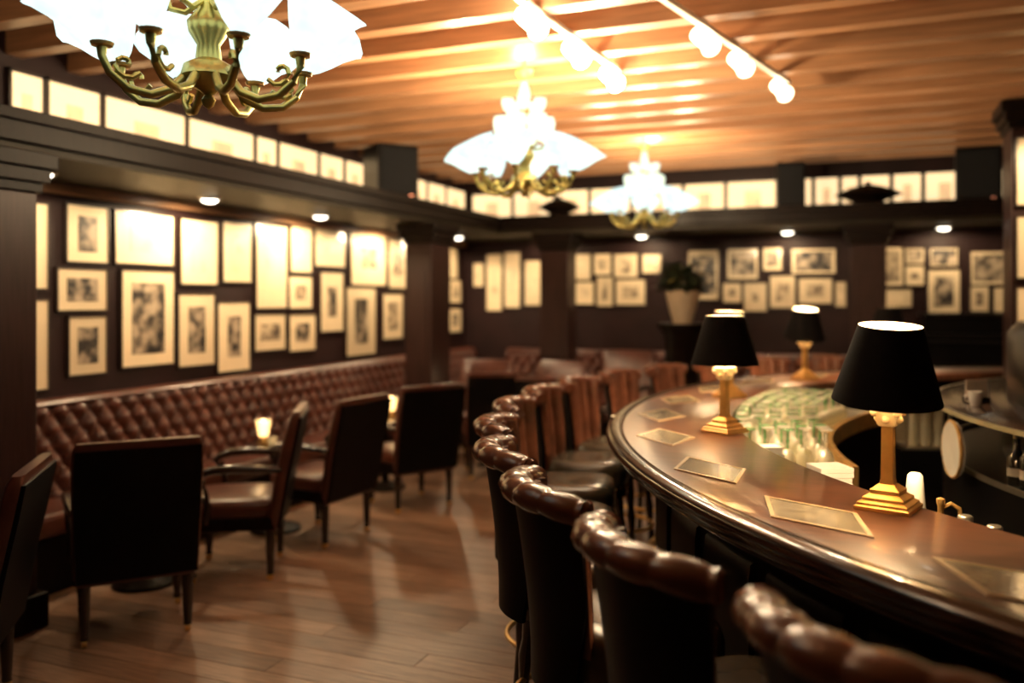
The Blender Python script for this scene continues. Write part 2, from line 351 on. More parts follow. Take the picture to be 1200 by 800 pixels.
for a in [
 (-4.60, 1.99, .15, .31, 'f', .5, .5, 'narrow framed print on back wall nearest the room corner'),
 (-4.38, 1.89, .22, .73, 'f', .5, .5, 'tall narrow framed print on back wall above the corner banquette'),
 (-4.13, 1.92, .22, .71, 'f', .5, .5, 'tall pale framed print on back wall, second of two alike tall ones'),
 (-3.85, 1.88, .23, .57, 'f', .5, .5, 'upright pale framed print just left of the far walnut column'),
 (-3.23, 2.07, .29, .33, 'f', .5, .5, 'framed cream print behind the far walnut column, upper row'),
 (-2.94, 2.10, .22, .26, 'm', .5, .5, 'small framed print with a dark head, upper row right of far column'),
 (-2.65, 2.08, .30, .29, 'm', .45, .6, 'framed cream print with a dark upright patch, upper row'),
 (-3.18, 1.75, .27, .28, 'f', .5, .5, 'square cream framed print behind the far walnut column, lower row'),
 (-2.91, 1.77, .21, .36, 'm', .3, .6, 'upright cream framed print with thin dark figure, lower row'),
 (-2.59, 1.76, .37, .31, 'm', .5, .45, 'landscape cream framed print with a small dark picture, lower row'),
 (-2.33, 2.10, .23, .23, 'f', .5, .5, 'small yellowish framed print left of the potted plant'),
 (-1.72, 1.96, .36, .58, 'd', .8, .8, 'large upright dark framed photograph right of the potted plant'),
 (-1.27, 2.08, .35, .35, 'd', .8, .78, 'squarish dark framed photograph right of the large upright one'),
 (-0.94, 2.13, .21, .26, 'd', .6, .6, 'small upright dark framed photograph between two larger dark ones'),
 (-0.50, 2.10, .47, .28, 'd', .85, .8, 'wide dark framed photograph left of the middle back column'),
 (-1.39, 1.75, .21, .23, 'm', .4, .4, 'small cream framed print, leftmost under the dark photographs'),
 (-1.13, 1.70, .26, .33, 'm', .3, .3, 'cream framed print hanging lower than its neighbours under dark photographs'),
 (-0.83, 1.76, .28, .37, 'm', .5, .6, 'upright cream framed print with dark lower half, lower row'),
 (-0.48, 1.77, .36, .29, 'm', .5, .5, 'landscape tan framed print under the wide dark photograph'),
 (-0.215, 1.73, .12, .28, 'f', .5, .5, 'narrow framed print tucked beside the middle back column'),
 (0.30, 2.03, .24, .42, 'm', .7, .8, 'upright yellowish framed print just right of the middle back column'),
 (0.53, 2.14, .19, .17, 'd', .7, .7, 'tiny dark framed photograph above a tiny cream one'),
 (0.53, 1.93, .19, .22, 'm', .4, .3, 'tiny cream framed print below a tiny dark photograph'),
 (0.81, 2.12, .27, .20, 'd', .85, .8, 'small landscape dark framed photograph above the large cream print'),
 (0.81, 1.76, .31, .46, 'd', .6, .7, 'large upright cream framed print with a dark engraving'),
 (1.24, 2.00, .36, .35, 'd', .86, .8, 'squarish framed landscape painting in dark greens and yellow'),
 (1.145, 1.68, .18, .27, 'm', .4, .5, 'small upright cream print, one of a pair under the landscape painting'),
 (1.345, 1.67, .15, .26, 'f', .5, .6, 'narrower pale print, the other of the pair under the landscape painting'),
 (0.34, 1.69, .33, .20, 'f', .5, .5, 'small wide pale framed print right of the middle back column, low'),
]: picture('B', *a, GB)

# ------------------------------------------------------------------ recessed downlights
def downlight(x, y, power, tilt, label):
    t = thing('downlight', label, 'downlight', (x, y, 2.42), 0, 'recessed downlights in the soffit')
    MB().lathe([(.085, 0), (.085, -.012), (.07, -.018), (.062, -.012), (.062, 0)], 20).build('rim', M_ring, t, True)
    MB().lathe([(.0, -.04), (.03, -.038), (.052, -.028), (.062, -.012), (.062, -.002)], 20).build('lens', M_down, t, True)
    light('SPOT', 'downlight_beam', (0, 0, -.075), power, WHITE, t, .05, tilt, 170, .25)
for y, nm in ((3.65, 'added nearest the near column'), (5.05, 'above the wide almost blank drawing'), (6.45, 'above the column of three small prints'),  # first downlight is an added one, lighting the leftmost prints
              (7.9, 'behind the walnut column'), (9.25, 'between walnut column and room corner')):
    downlight(-4.43, y, P_DOWN_L * (.35 if y < 4 else 1), (0, R(12), 0), 'round lit downlight in left soffit, ' + nm)
for x, nm in ((-3.6, 'left of the far walnut column'), (-2.37, 'above the upper row of cream prints'), (-0.75, 'above the dark photographs'), (0.78, 'above the large cream engraving'), (2.2, 'past the wide loudspeaker')):
    downlight(x, 9.88, P_DOWN_B, (R(14), 0, 0), 'round lit downlight in back soffit, ' + nm)

# ------------------------------------------------------------------ tufted banquettes
def banquette(L, label, loc, rz):          # length along local +x, faces local -y, wall at y=0
    t = thing('banquette', label, 'banquette', loc, rz)
    a, b, nx, nz = .07, .105, int(L / .14 * 10), 34
    g = MB(); rings = []
    for i in range(nx + 1):
        x = L * i / nx; ring = []
        for j in range(nz + 1):
            z = .44 + .585 * j / nz
            p, q = x / a / 2 + (z - .46) / b / 2 * 1.0, x / a / 2 - (z - .46) / b / 2 * 1.0
            h = (abs(sin(pi * p)) * abs(sin(pi * q))) ** .42
            yb = -.10 - .05 * (1 - (z - .44) / .585)
            ring.append((x, yb - .07 * h * min(1, (1.04 - z) / .05 + .25), z))
        ring.append((x, -.012, 1.025)); ring.append((x, -.012, .44))
        rings.append(ring)
    g.loft(rings); g.build('backrest', M_leather, t, True)
    pts = [(L * i / 40, -.075, 1.03) for i in range(41)]
    r = MB().loft([[(p[0], p[1] + .075 * cos(k * pi / 6) * 1.0, p[2] + .03 * sin(k * pi / 6)) for k in range(12)] for p in pts]); r.build('top_roll', M_leather, t, True)
    n = max(1, round(L / 1.1))
    for i in range(n):
        x0, x1 = L * i / n + .006, L * (i + 1) / n - .006
        MB().box(((x0 + x1) / 2, -.33, .40), (x1 - x0, .44, .13)).build('seat_cushion', M_leather, t, bevel=.03)
    MB().box((L / 2, -.27, .17), (L, .46, .34)).build('plinth', M_dark, t, bevel=.01)
banquette(6.9, 'long oxblood leather tufted banquette along the picture wall', (-4.765, 3.25, 0), R(90))
banquette(4.55, 'oxblood leather tufted banquette along the back wall', (-4.15, 10.24, 0), 0)

# ------------------------------------------------------------------ armchairs
def make_armchair(label):
    t = thing('armchair', label, 'armchair')
    # local forward = +x
    b = MB(); rings = []
    for z, x, th, hw in ((.30, -.215, .05, .27), (.34, -.22, .075, .285), (.60, -.262, .085, .292), (.85, -.318, .08, .295), (.97, -.345, .07, .29), (1.005, -.353, .045, .275)):
        ring = []
        for k in range(24):
            an = 2 * pi * k / 24; c, s = cos(an), sin(an)
            ring.append((x + th / 2 * math.copysign(abs(c) ** .5, c), hw * math.copysign(abs(s) ** .22, s), z))
        rings.append(ring)
    bk = b.loft(rings).build('backrest', M_leather, t, True)
    bb = MB(); rr = []
    for z, x, hw in ((.32, -.262, .272), (.6, -.312, .28), (.85, -.366, .283), (.97, -.388, .278)):
        rr.append([(x, -hw, z), (x, hw, z), (x + .02, hw, z), (x + .02, -hw, z)])
    bb.loft(rr).build('back_panel', M_back, t)
    s = MB(); rings = []
    for z, e in ((.385, .97), (.40, 1), (.455, 1), (.478, .95), (.488, .80), (.494, .5), (.494, .15)):
        rings.append([(.03 + .265 * e * math.copysign(abs(cos(2 * pi * k / 28)) ** .35, cos(2 * pi * k / 28)), .285 * e * math.copysign(abs(sin(2 * pi * k / 28)) ** .35, sin(2 * pi * k / 28)), z) for k in range(28)])
    s.loft(rings).build('seat', M_leather, t, True)
    MB().box((.03, 0, .345), (.52, .57, .08)).build('seat_rail', M_dark, t, bevel=.01)
    for sd in (-1, 1):
        y = sd * .29
        pts = [(-.27, y, .665), (-.15, y * 1.03, .675), (.0, y * 1.06, .682), (.12, y * 1.07, .675), (.19, y * 1.06, .655), (.222, y * 1.05, .62), (.205, y * 1.04, .592), (.175, y * 1.03, .60), (.172, y * 1.03, .622)]
        MB().tube(pts, [.018, .022, .026, .026, .025, .024, .022, .018, .012], 10).build('arm', M_edge, t, True)
        MB().tube([(.19, y * 1.04, .60), (.165, y * 1.03, .54), (.15, y * 1.0, .46), (.165, y * .98, .36)], [.02, .02, .021, .024], 8).build('arm_post', M_edge, t, True)
    for fx, prof in ((.245, ((.030, .33), (.033, .27), (.022, .24), (.032, .20), (.026, .12), (.018, .06), (.024, .045), (.020, .035))),
                     (-.2, ((.030, .33), (.028, .22), (.024, .12), (.020, .05), (.022, .04), (.020, .035)))):
        for sd in (-1, 1):
            lg = MB().lathe(list(reversed(prof)), 10, (fx, sd * .235, 0)).build('leg', M_edge, t, True)
            MB().tube([(fx, sd * .235 - .012, .02), (fx, sd * .235 + .012, .02)], .02, 10).build('castor', M_brass, lg, True)
    return t
AC = make_armchair('dark leather armchair facing away from its neighbour, beside the near walnut column')
chairs = [(-3.42, 2.33, (-.78, -.63), None, 1),
 (-3.47, 3.40, (-.76, .65), 'dark leather armchair showing its broad black back, near end of first table', 1),
 (-3.57, 4.36, (-.86, -.50), 'leather armchair seen side-on with curled wooden arms, far side of first table', 1),
 (-3.53, 5.18, (-.99, .08), 'leather armchair squarely facing the banquette at the second candle table', 1),
 (-3.41, 6.25, (-.85, .53), 'leather armchair with black back turned to the aisle at third candle table', 1),
 (-3.26, 7.60, (-.5, .87), 'leather armchair with black back, first past the walnut column', 1),
 (-3.80, 8.50, (.2, -.98), 'leather armchair facing the aisle, between walnut column and corner banquette', 1),
 (-3.07, 8.64, (-.12, -.99), 'leather armchair facing the aisle in front of the far walnut column', 1),
 (-2.48, 7.34, (.1, .99), 'leather armchair with black back at the table nearest the bar stools', 1),
 (-2.38, 8.80, (-.15, -.99), 'taller leather armchair facing the aisle at the table nearest the bar stools', 1.12)]
for i, (x, y, f, lb, sc) in enumerate(chairs):
    rz = math.atan2(f[1], f[0])
    if i == 0: AC.location = (x, y, 0); AC.rotation_euler[2] = rz; AC['group'] = 'leather armchairs at the cocktail tables'; o = AC
    else: o = dup(AC, (x, y, 0), rz, label=lb)
    o.scale = (1, 1, sc)

# ------------------------------------------------------------------ cocktail tables and candles
def make_table(label, loc):
    t = thing('cocktail_table', label, 'table', loc, 0, 'small round cocktail tables')
    MB().lathe([(.0, .585), (.22, .585), (.245, .59), (.25, .603), (.245, .617), (.235, .62), (0, .62)], 32).build('table_top', M_edge, t, True)
    MB().lathe([(.035, .05), (.03, .1), (.045, .2), (.03, .3), (.028, .5), (.06, .57), (.06, .585)], 14).build('pedestal', M_dark, t, True)
    MB().lathe([(.18, 0), (.18, .02), (.1, .045), (.035, .06)], 24).build('base', M_dark, t, True)
    return t
def make_candle(label, loc):
    t = thing('candle_lamp', label, 'candle', loc, 0, 'lit candle glasses on the cocktail tables')
    MB().lathe([(.0, 0), (.03, 0), (.034, .015), (.02, .035), (.02, .045)], 14).build('foot', M_brass, t, True)
    MB().lathe([(.022, .045), (.032, .07), (.036, .10), (.045, .14), (.043, .14), (.034, .10), (.030, .07), (.018, .047)], 16, cap=False).build('cup', M_glass, t, True)
    MB().lathe([(.0, .05), (.026, .055), (.033, .09), (.036, .12), (.018, .135), (.0, .145)], 12).build('flame', M_amber, t, True)
    light('POINT', 'candle_light', (0, 0, .19), P_CANDLE, WARM, t, .03)
    t.scale = (1.3, 1.3, 1.3)
T = [((-3.93, 3.93, 0), 'small round dark table, first along the banquette'), ((-3.96, 5.20, 0), 'small round dark table, second along the banquette'),
     ((-3.93, 6.72, 0), 'small round dark table, third along the banquette'), ((-3.44, 8.06, 0), 'small round dark table just past the walnut column'),
     ((-2.48, 8.12, 0), 'small round dark table nearest the bar stools')]
for i, (l, lb) in enumerate(T):
    if i == 0: t0 = make_table(lb, l)
    else: dup(t0, l, label=lb)
for i, dx, dy, lb in ((1, -.06, -.06, 'lit candle glass on the second banquette table'), (2, .03, .05, 'lit candle glass on the third banquette table'), (3, .0, .03, 'lit candle glass on the table just past the walnut column'), (4, 0, 0, 'lit candle glass on the table nearest the bar stools')):
    make_candle(lb, (T[i][0][0] + dx, T[i][0][1] + dy, .62))
tg = thing('tumbler', 'small clear tumbler beside the candle on the second banquette table', 'glass', (-3.88, 5.06, .62))
MB().lathe([(0, 0), (.03, 0), (.034, .08), (.031, .08), (.027, .01), (0, .01)], 14).build('bowl', M_glass, tg, True)

# ------------------------------------------------------------------ bar counter
BC = (2.9, 5.0)
A0, A1 = R(72), R(288)
def bpos(r, deg): return (BC[0] + r * cos(R(deg)), BC[1] + r * sin(R(deg)))
bar = thing('bar_counter', 'long curved mahogany bar counter with dark moulded edge and diamond inlays', 'bar counter')
MB().revolve([(3.54, 1.03), (3.54, 1.074), (3.546, 1.08), (4.075, 1.08), (4.075, 1.03)], A0, A1, 120, BC).build('bar_top', M_mahog, bar, True)
MB().revolve([(4.075, 1.035), (4.075, 1.081), (4.085, 1.087), (4.12, 1.087), (4.145, 1.078), (4.152, 1.06), (4.145, 1.042), (4.125, 1.032), (4.125, 1.02), (4.115, 1.005), (4.08, .995), (4.08, .98), (4.05, .962), (4.0, .955), (4.0, .94), (3.9, .94), (3.9, 1.03)], A0, A1, 120, BC).build('edge_moulding', M_edge, bar, True)
MB().revolve([(3.70, .0), (3.70, 1.03), (3.9, 1.03), (3.9, .0)], A0, A1, 120, BC).build('bar_front', M_dark, bar, True)
MB().revolve([(3.9, .0), (3.9, .14), (3.93, .14), (3.95, .12), (3.95, 0)], A0, A1, 120, BC).build('plinth', M_edge, bar, True)
for i in range(30):
    a = 84 + i * 6.6
    MB().revolve([(3.9, .22), (3.9, .86), (3.914, .85), (3.92, .80), (3.92, .28), (3.914, .23)], R(a), R(a + 5.2), 6, BC).build('panel', M_dark, bar, True)
MB().revolve([(4.06 + .022 * cos(k * pi / 5), .22 + .022 * sin(k * pi / 5)) for k in range(10)], A0, A1, 100, BC).build('foot_rail', M_brass, bar, True)
for i in range(16):
    a = 96 + i * 12; x, y = bpos(3.99, a)
    MB().tube([bpos(3.92, a) + (.22,), bpos(4.06, a) + (.22,)], .014, 8).build('rail_bracket', M_brass, bar, True)
def diamond(a):
    er = (cos(R(a)), sin(R(a))); et = (-er[1], er[0]); c = bpos(3.90, a)
    def ring(k, z): return [(c[0] + er[0] * p * k + et[0] * q * k, c[1] + er[1] * p * k + et[1] * q * k, z) for p, q in ((.125, -.02), (.0, .24), (-.125, .02), (.0, -.24))]
    f = MB(); o1, i1, o0, i0 = ring(1, 1.084), ring(.90, 1.084), ring(1, 1.076), ring(.90, 1.076)
    f.loft([o0, o1, i1, i0], cap=False)
    fr = f.build('display_case', M_inlay, bar)
    MB().loft([ring(.90, 1.076), ring(.90, 1.0825)]).build('glass_pane', M_case, fr)
for a in (228.8, 219.2, 209.5, 198.9, 188.4, 178, 167.6, 157.3, 147, 136.8): diamond(a)

# ------------------------------------------------------------------ bar stools
def make_stool(label, group):
    t = thing('bar_stool', label, 'bar stool', group=group)
    n = 60; TH = 45
    def ztop(u): return 1.15 - .016 * abs(u) ** 3
    def arc(u): return pi + R(TH) * u
    def base_r(z): return .265 + .05 * max(0, (z - .70) / .42) ** 1.4
    C0 = .03
    def P(r, u, z):
        # flattened arc
        an = arc(u); return (C0 + r * cos(an) * 1.0, r * sin(an) * .98, z)
    g = MB(); rings = []
    for i in range(n + 1):
        u = -1 + 2 * i / n; ring = []
        ch = abs(sin(pi * (u + 1) * 2.5)) ** .5
        for j in range(11):
            z = .73 + (ztop(u) - .73) * j / 10
            ring.append(P(base_r(z) - .012 - .042 * ch * (1 - .35 * (1 - j / 10)), u, z))
        for j in range(10, -1, -1):
            z = .73 + (ztop(u) - .73) * j / 10
            ring.append(P(base_r(z) + .012, u, z))
        rings.append(ring)
    bk = g.loft(rings).build('backrest', M_stool, t, True)
    g = MB(); rings = []
    for i in range(n + 1):
        u = -1 + 2 * i / n; zt = ztop(u) - .015; q = []
        for j in range(7):
            z = .60 + (zt - .60) * j / 6; q.append(P(base_r(z) + .030, u * (1 - .22 * max(0, (.86 - z) / .26)), z))
        for j in range(6, -1, -1):
            z = .60 + (zt - .60) * j / 6; q.append(P(base_r(z) + .013, u * (1 - .22 * max(0, (.86 - z) / .26)), z))
        rings.append(q)
    g.loft(rings).build('outer_back', M_back, t, True)
    g = MB(); rings = []
    m = 72
    for i in range(m + 1):
        u = -1.06 + 2.12 * i / m
        pl = 1 - .20 * (1 - abs(sin(pi * (u + 1) * 2.5)) ** .45)
        rr = .046 * pl
        cz = ztop(min(1, max(-1, u))) - .005; cr = base_r(cz) + .018
        rings.append([P(cr + rr * 1.15 * cos(k * pi / 6), u, cz + rr * .85 * sin(k * pi / 6)) for k in range(12)])
    rl = g.loft(rings).build('rolled_top', M_stool, t, True)
    for sd in (-1, 1):
        u = 1.06 * sd; cz = ztop(1) - .005; cr = base_r(cz) + .018
        p = P(cr, u, cz); p2 = P(cr, u * 1.035, cz)
        MB().tube([p, p2], [.034, .028], 14).build('scroll_button', M_stool, rl, True)
    s = MB(); rings = []
    for z, e in ((.655, .95), (.665, 1), (.735, 1.0), (.765, .965), (.782, .86), (.788, .6), (.785, .3), (.778, .08)):
        rings.append([(.03 + .225 * e * math.copysign(abs(cos(2 * pi * k / 32)) ** .5, cos(2 * pi * k / 32)), .225 * e * math.copysign(abs(sin(2 * pi * k / 32)) ** .5, sin(2 * pi * k / 32)), z) for k in range(32)])
    s.loft(rings).build('seat', M_stoolseat, t, True)
    ap = MB().lathe([(.19, .58), (.225, .585), (.225, .655), (.19, .66)], 28, (.02, 0, 0)).build('apron', M_edge, t, True)
    nh = MB()
    for k in range(30):
        an = 2 * pi * k / 30; nh.ball((.02 + .228 * cos(an), .228 * sin(an), .64), .006, 6)
    nh.build('nail_heads', M_brass, ap, True, kind='stuff')
    for sx in (-1, 1):
        for sy in (-1, 1):
            a = .14; bq = .19
            pts = [(.02 + sx * a, sy * a, .60), (.02 + sx * .15, sy * .15, .5), (.02 + sx * .16, sy * .16, .42), (.02 + sx * .165, sy * .165, .36), (.02 + sx * .17, sy * .17, .28), (.02 + sx * .18, sy * .18, .12), (.02 + sx * bq, sy * bq, 0)]
            MB().tube(pts, [.026, .03, .02, .028, .02, .022, .017], 10).build('leg', M_edge, t, True)
    MB().tube([(.02 + .235 * cos(2 * pi * k / 32), .235 * sin(2 * pi * k / 32), .27) for k in range(33)], .011, 8).build('foot_ring', M_brass, t, True)
    return t
ST = make_stool('oxblood leather bar stool with rolled channel-tufted back drawn up to the bar', 'leather stools around the curved bar')
SL = ('two places short of the lamp by the napkins', 'just short of the lamp by the napkins', 'just past the lamp by the napkins',
 'midway between the napkin lamp and the lamp before the glasses', 'just short of the lamp before the stemmed glasses', 'just past the lamp before the stemmed glasses',
 'midway between the lamps before and beside the stemmed glasses', 'just short of the lamp beside the stemmed glasses', 'just past the lamp beside the stemmed glasses',
 'one place short of the lamp beyond the stemmed glasses', 'level with the lamp beyond the stemmed glasses', 'between the lamp beyond the glasses and the far bend lamp',
 'level with the lamp on the far bend of the bar', 'just past the lamp on the far bend of the bar')
ST['label'] = 'oxblood leather bar stool ' + SL[0]
for i, a in enumerate((230.9, 223.4, 215.9, 208.3, 200.6, 192.0, 183.8, 176, 167.7, 159.3, 151, 143, 135, 127)):
    x, y = bpos(4.37, a)
    if i == 0: ST.location = (x, y, 0); ST.rotation_euler[2] = R(a + 180)
    else: dup(ST, (x, y, 0), R(a + 180 + (i * 37 % 7 - 3) * 0.6), label='oxblood leather bar stool ' + SL[i])

# ------------------------------------------------------------------ table lamps on the bar
def make_lamp(label, loc, rz, group, tilt=0):
    t = thing('table_lamp', label, 'lamp', loc, rz, group)
    MB().sq([(.075, 0), (.075, .010), (.068, .014), (.068, .020), (.056, .026), (.056, .034), (.040, .044), (.040, .055), (.026, .066), (.022, .07)]).build('base', M_brass, t)
    MB().sq([(.020, .07), (.017, .085), (.0155, .235), (.018, .24)]).build('column', M_brass, t, bevel=.002)
    c = MB().sq([(.020, .235), (.025, .242), (.028, .258), (.038, .284), (.038, .292)])
    for k in range(4):
        an = pi / 4 + k * pi / 2; c.ball((.044 * cos(an), .044 * sin(an), .275), .012, 8)
        an = k * pi / 2; c.ball((.029 * cos(an), .029 * sin(an), .256), .012, 8)
    c.build('capital', M_capital, t, True)
    MB().lathe([(.010, .292), (.010, .325), (.014, .33), (.014, .352)], 10).build('lamp_holder', M_brass, t, True)
    sh = MB().lathe([(.150, -.11), (.086, .11)], 48, cap=False).build('lamp_shade', M_shade, t, True, (0, 0, .415))
    sh.rotation_euler = (R(tilt), 0, R(22) - rz)
    MB().lathe([(.1485, -.109), (.0845, .109)], 48, cap=False).build('shade_lining', M_lining, sh, True)
    MB().ball((0, 0, .375), .022, 12).build('bulb', M_bulb, t, True)
    light('POINT', 'lamp_light', (0, 0, .375), P_LAMP, WARM, t, .03)
    return sh
for a, r, rz, tl, lb in ((219.0, 3.64, 22 + 45 + 6, 7, 'nearest the napkin stack'), (196.4, 3.62, 60, 0, 'before the stemmed glasses'), (173.2, 3.68, 50, 1, 'beside the stemmed glasses'),
                 (151.4, 3.75, 40, 11, 'beyond the stemmed glasses'), (137.3, 3.68, 30, 0, 'on its far bend')):
    x, y = bpos(r, a)
    make_lamp('brass column table lamp with black shade on the bar, ' + lb, (x, y, 1.08), R(rz), 'black shaded lamps along the bar', tl)

# ------------------------------------------------------------------ chandeliers
def make_chandelier(label, loc, pw):
    t = thing('chandelier', label, 'chandelier', loc, 0, 'brass chandeliers in a row along the ceiling')   # origin: lowest finial
    MB().lathe([(0, 0), (.016, .012), (.022, .03), (.012, .045), (.03, .06), (.065, .075), (.085, .10), (.075, .135), (.04, .155), (.035, .2), (.06, .24), (.065, .27), (.035, .31), (.02, .36), (.018, .50), (.04, .53), (.018, .56), (.014, .72), (.05, .765), (.055, .79)], 20).build('body', M_brassgreen, t, True)
    hgt = 3.36 - loc[2]
    MB().lathe([(.010, .78), (.010, hgt - .05)], 8).build('rod', M_brass, t, True)
    MB().lathe([(.012, hgt - .07), (.05, hgt - .05), (.075, hgt - .02), (.075, hgt)], 20).build('canopy', M_brass, t, True)
    for k in range(8):
        an = 2 * pi * k / 8 + .2; c, s = cos(an), sin(an)
        prof = [(.06, .11), (.11, .05), (.17, .025), (.235, .035), (.285, .075), (.305, .12), (.305, .15)]
        MB().tube([(r * c, r * s, z) for r, z in prof], [.014, .014, .013, .013, .012, .012, .016], 8).build('arm', M_brassgreen, t, True)
        sc = [(.24 + .0 + (.045 - .004 * q) * cos(q * .62 + 3.6), .105 + (.045 - .004 * q) * sin(q * .62 + 3.6)) for q in range(10)]
        MB().tube([(r * c, r * s, z) for r, z in sc], .008, 6).build('scroll', M_brassgreen, t, True)
        MB().lathe([(.0, -.012), (.03, -.006), (.034, .004), (.0, .008)], 12, (.305 * c, .305 * s, .155)).build('cup', M_brass, t, True)
        tl = .52
        rings = []
        for q, (r, z) in enumerate([(.022, .0), (.05, .03), (.075, .07), (.098, .115), (.125, .155), (.138, .168), (.132, .168), (.094, .118), (.07, .072), (.045, .034), (.018, .006)]):
            rg = []
            for j in range(20):
                f = 2 * pi * j / 20; rr = r * (1 + .05 * cos(5 * f) * (z / .17))
                lx, ly, lz = rr * cos(f), rr * sin(f), z
                ox = lx * cos(tl) + lz * sin(tl); oz = -lx * sin(tl) + lz * cos(tl)
                R0 = .305 + ox
                rg.append((R0 * c - ly * s, R0 * s + ly * c, .165 + oz))
            rings.append(rg)
        MB().loft(rings, cap=False).build('glass_shade', M_shadeg, t, True)
        if k % 2 == 0: light('POINT', 'chandelier_light', ((.305 + .075) * c, (.305 + .075) * s, .165 + .155), pw, WHITE, t, .05)
    for k in range(6):
        an = 2 * pi * k / 6 + .5; c, s = cos(an), sin(an)
        MB().tube([(.03 * c, .03 * s, .33), (.07 * c, .07 * s, .30), (.115 * c, .115 * s, .31), (.125 * c, .125 * s, .34)], .009, 6).build('arm', M_brassgreen, t, True)
        MB().lathe([(.02, 0), (.045, .03), (.06, .075), (.066, .12), (.058, .155), (.052, .155), (.058, .12), (.05, .075), (.035, .03), (.012, .006)], 14, (.13 * c, .13 * s, .345), cap=False).build('glass_shade', M_shadew, t, True)
    for k in range(5):
        an = 2 * pi * k / 5; c, s = cos(an), sin(an)
        MB().tube([(.02 * c, .02 * s, .54), (.05 * c, .05 * s, .51), (.10 * c, .10 * s, .525)], .007, 6).build('arm', M_brassgreen, t, True)
        MB().lathe([(.012, 0), (.03, .02), (.042, .055), (.038, .085), (.034, .085), (.036, .055), (.024, .02), (.008, .004)], 12, (.105 * c, .105 * s, .525), cap=False).build('glass_shade', M_shadew, t, True)
    MB().lathe([(.03, .60), (.042, .63), (.034, .67), (.022, .71), (.012, .75)], 14).build('glass_crown', M_shadew, t, True)
    light('POINT', 'chandelier_light', (0, 0, .90), pw * .5, WHITE, t, .04)
make_chandelier('brass chandelier with opal tulip shades, farthest from the back wall', (-1.89, 2.15, 2.27), P_CHAND)
make_chandelier('brass chandelier with opal tulip shades, middle one of the row', (-1.95, 5.03, 2.31), P_CHAND * 3.2)
make_chandelier('brass chandelier with opal tulip shades, nearest the back wall', (-1.88, 7.95, 2.33), P_CHAND * 1.7)

# ------------------------------------------------------------------ track lights on the beams
def track(p0, p1, heads, label, mt):
    dx, dy = p1[0] - p0[0], p1[1] - p0[1]; L = math.hypot(dx, dy); rz = math.atan2(dy, dx)
    t = thing('track_light', label, 'track light', (p0[0], p0[1], 3.16), rz, 'track lights under the beams')
    MB().box((L / 2, 0, -.014), (L, .04, .028)).build('rail', M_white, t, bevel=.004)
    for h in heads:
        MB().lathe([(.011, -.07), (.011, -.028)], 8, (h * L, 0, 0)).build('stem', M_white, t, True)
        hd = MB().tube([(h * L - .10, 0, -.082), (h * L - .09, 0, -.084), (h * L + .07, 0, -.10), (h * L + .10, 0, -.104)], [.03, .042, .042, .055], 14).build('lamp_tube', mt, t, True)
        MB().tube([(h * L + .1005, 0, -.1045), (h * L + .104, 0, -.105)], [.058, .050], 14).build('end_cap', M_white, hd, True)
    return t
t1 = track((-1.00, 3.72), (-.46, 6.15), (.40, .62, .93), 'white track light with glowing tube lamps over the bar edge', M_tube2)
t2 = track((-1.56, 3.7), (-1.45, 5.45), (.2, .55, .9), 'white track light with glowing tube lamps beside the middle chandelier', M_tube)
for (x, y, tx, ty) in ((-.75, 4.7, -1.0, 5.6), (-.63, 5.25, -.9, 6.5), (-.47, 6.05, -.3, 3.8)):
    o = light('SPOT', 'track_spot_beam', (x, y, 3.02), P_SPOT, WHITE, None, .05, None, 75, .6)
    import mathutils
    o.rotation_euler = mathutils.Vector((tx - x, ty - y, 1.0 - 3.02)).to_track_quat('-Z', 'Y').to_euler()

# ------------------------------------------------------------------ loudspeakers and urns on the ledge
def speaker(loc, rz, d, label):
    t = thing('loudspeaker', label, 'loudspeaker', loc, rz, 'black loudspeakers on the ledge')
    MB().box((0, 0, d[2] / 2), d).build('cabinet', M_black, t, bevel=.01)
    MB().box((0, -d[1] / 2 - .006, d[2] / 2 + .01), (d[0] * .86, .012, d[2] * .82)).build('grille', M_grille, t, bevel=.004)
    MB().lathe([(.0, 0), (.018, 0), (.018, .006), (0, .008)], 10, (d[0] * .3, -d[1] / 2 - .02, .03)).build('indicator', M_led, t)
speaker((-4.10, 7.1, 2.602), R(52), (.40, .40, .50), 'black loudspeaker on left ledge above the picture wall')
speaker((-.70, 9.55, 2.602), R(8), (.29, .30, .50), 'slim black loudspeaker on the back ledge')
speaker((1.05, 9.50, 2.602), R(-4), (.40, .34, .53), 'wide black loudspeaker on the back ledge')
def urn(loc, k, label):
    t = thing('lidded_urn', label, 'urn', loc, 0, 'dark lidded urns on the ledge')
    MB().lathe([(.0, 0), (.16 * k, 0), (.17 * k, .03), (.14 * k, .05), (.22 * k, .09), (.30 * k, .115), (.32 * k, .125), (.30 * k, .135)], 28).build('bowl', M_dark, t, True)
    MB().lathe([(.30 * k, .135), (.24 * k, .165), (.15 * k, .20), (.06 * k, .222), (.02, .232), (.03, .245), (.02, .258), (0, .262)], 28).build('lid', M_dark, t, True)
urn((-3.22, 9.42, 2.602), .78, 'dark domed lidded urn above the far walnut column')
urn((.06, 9.42, 2.602), 1.0, 'wider dark domed lidded urn above the middle back column')

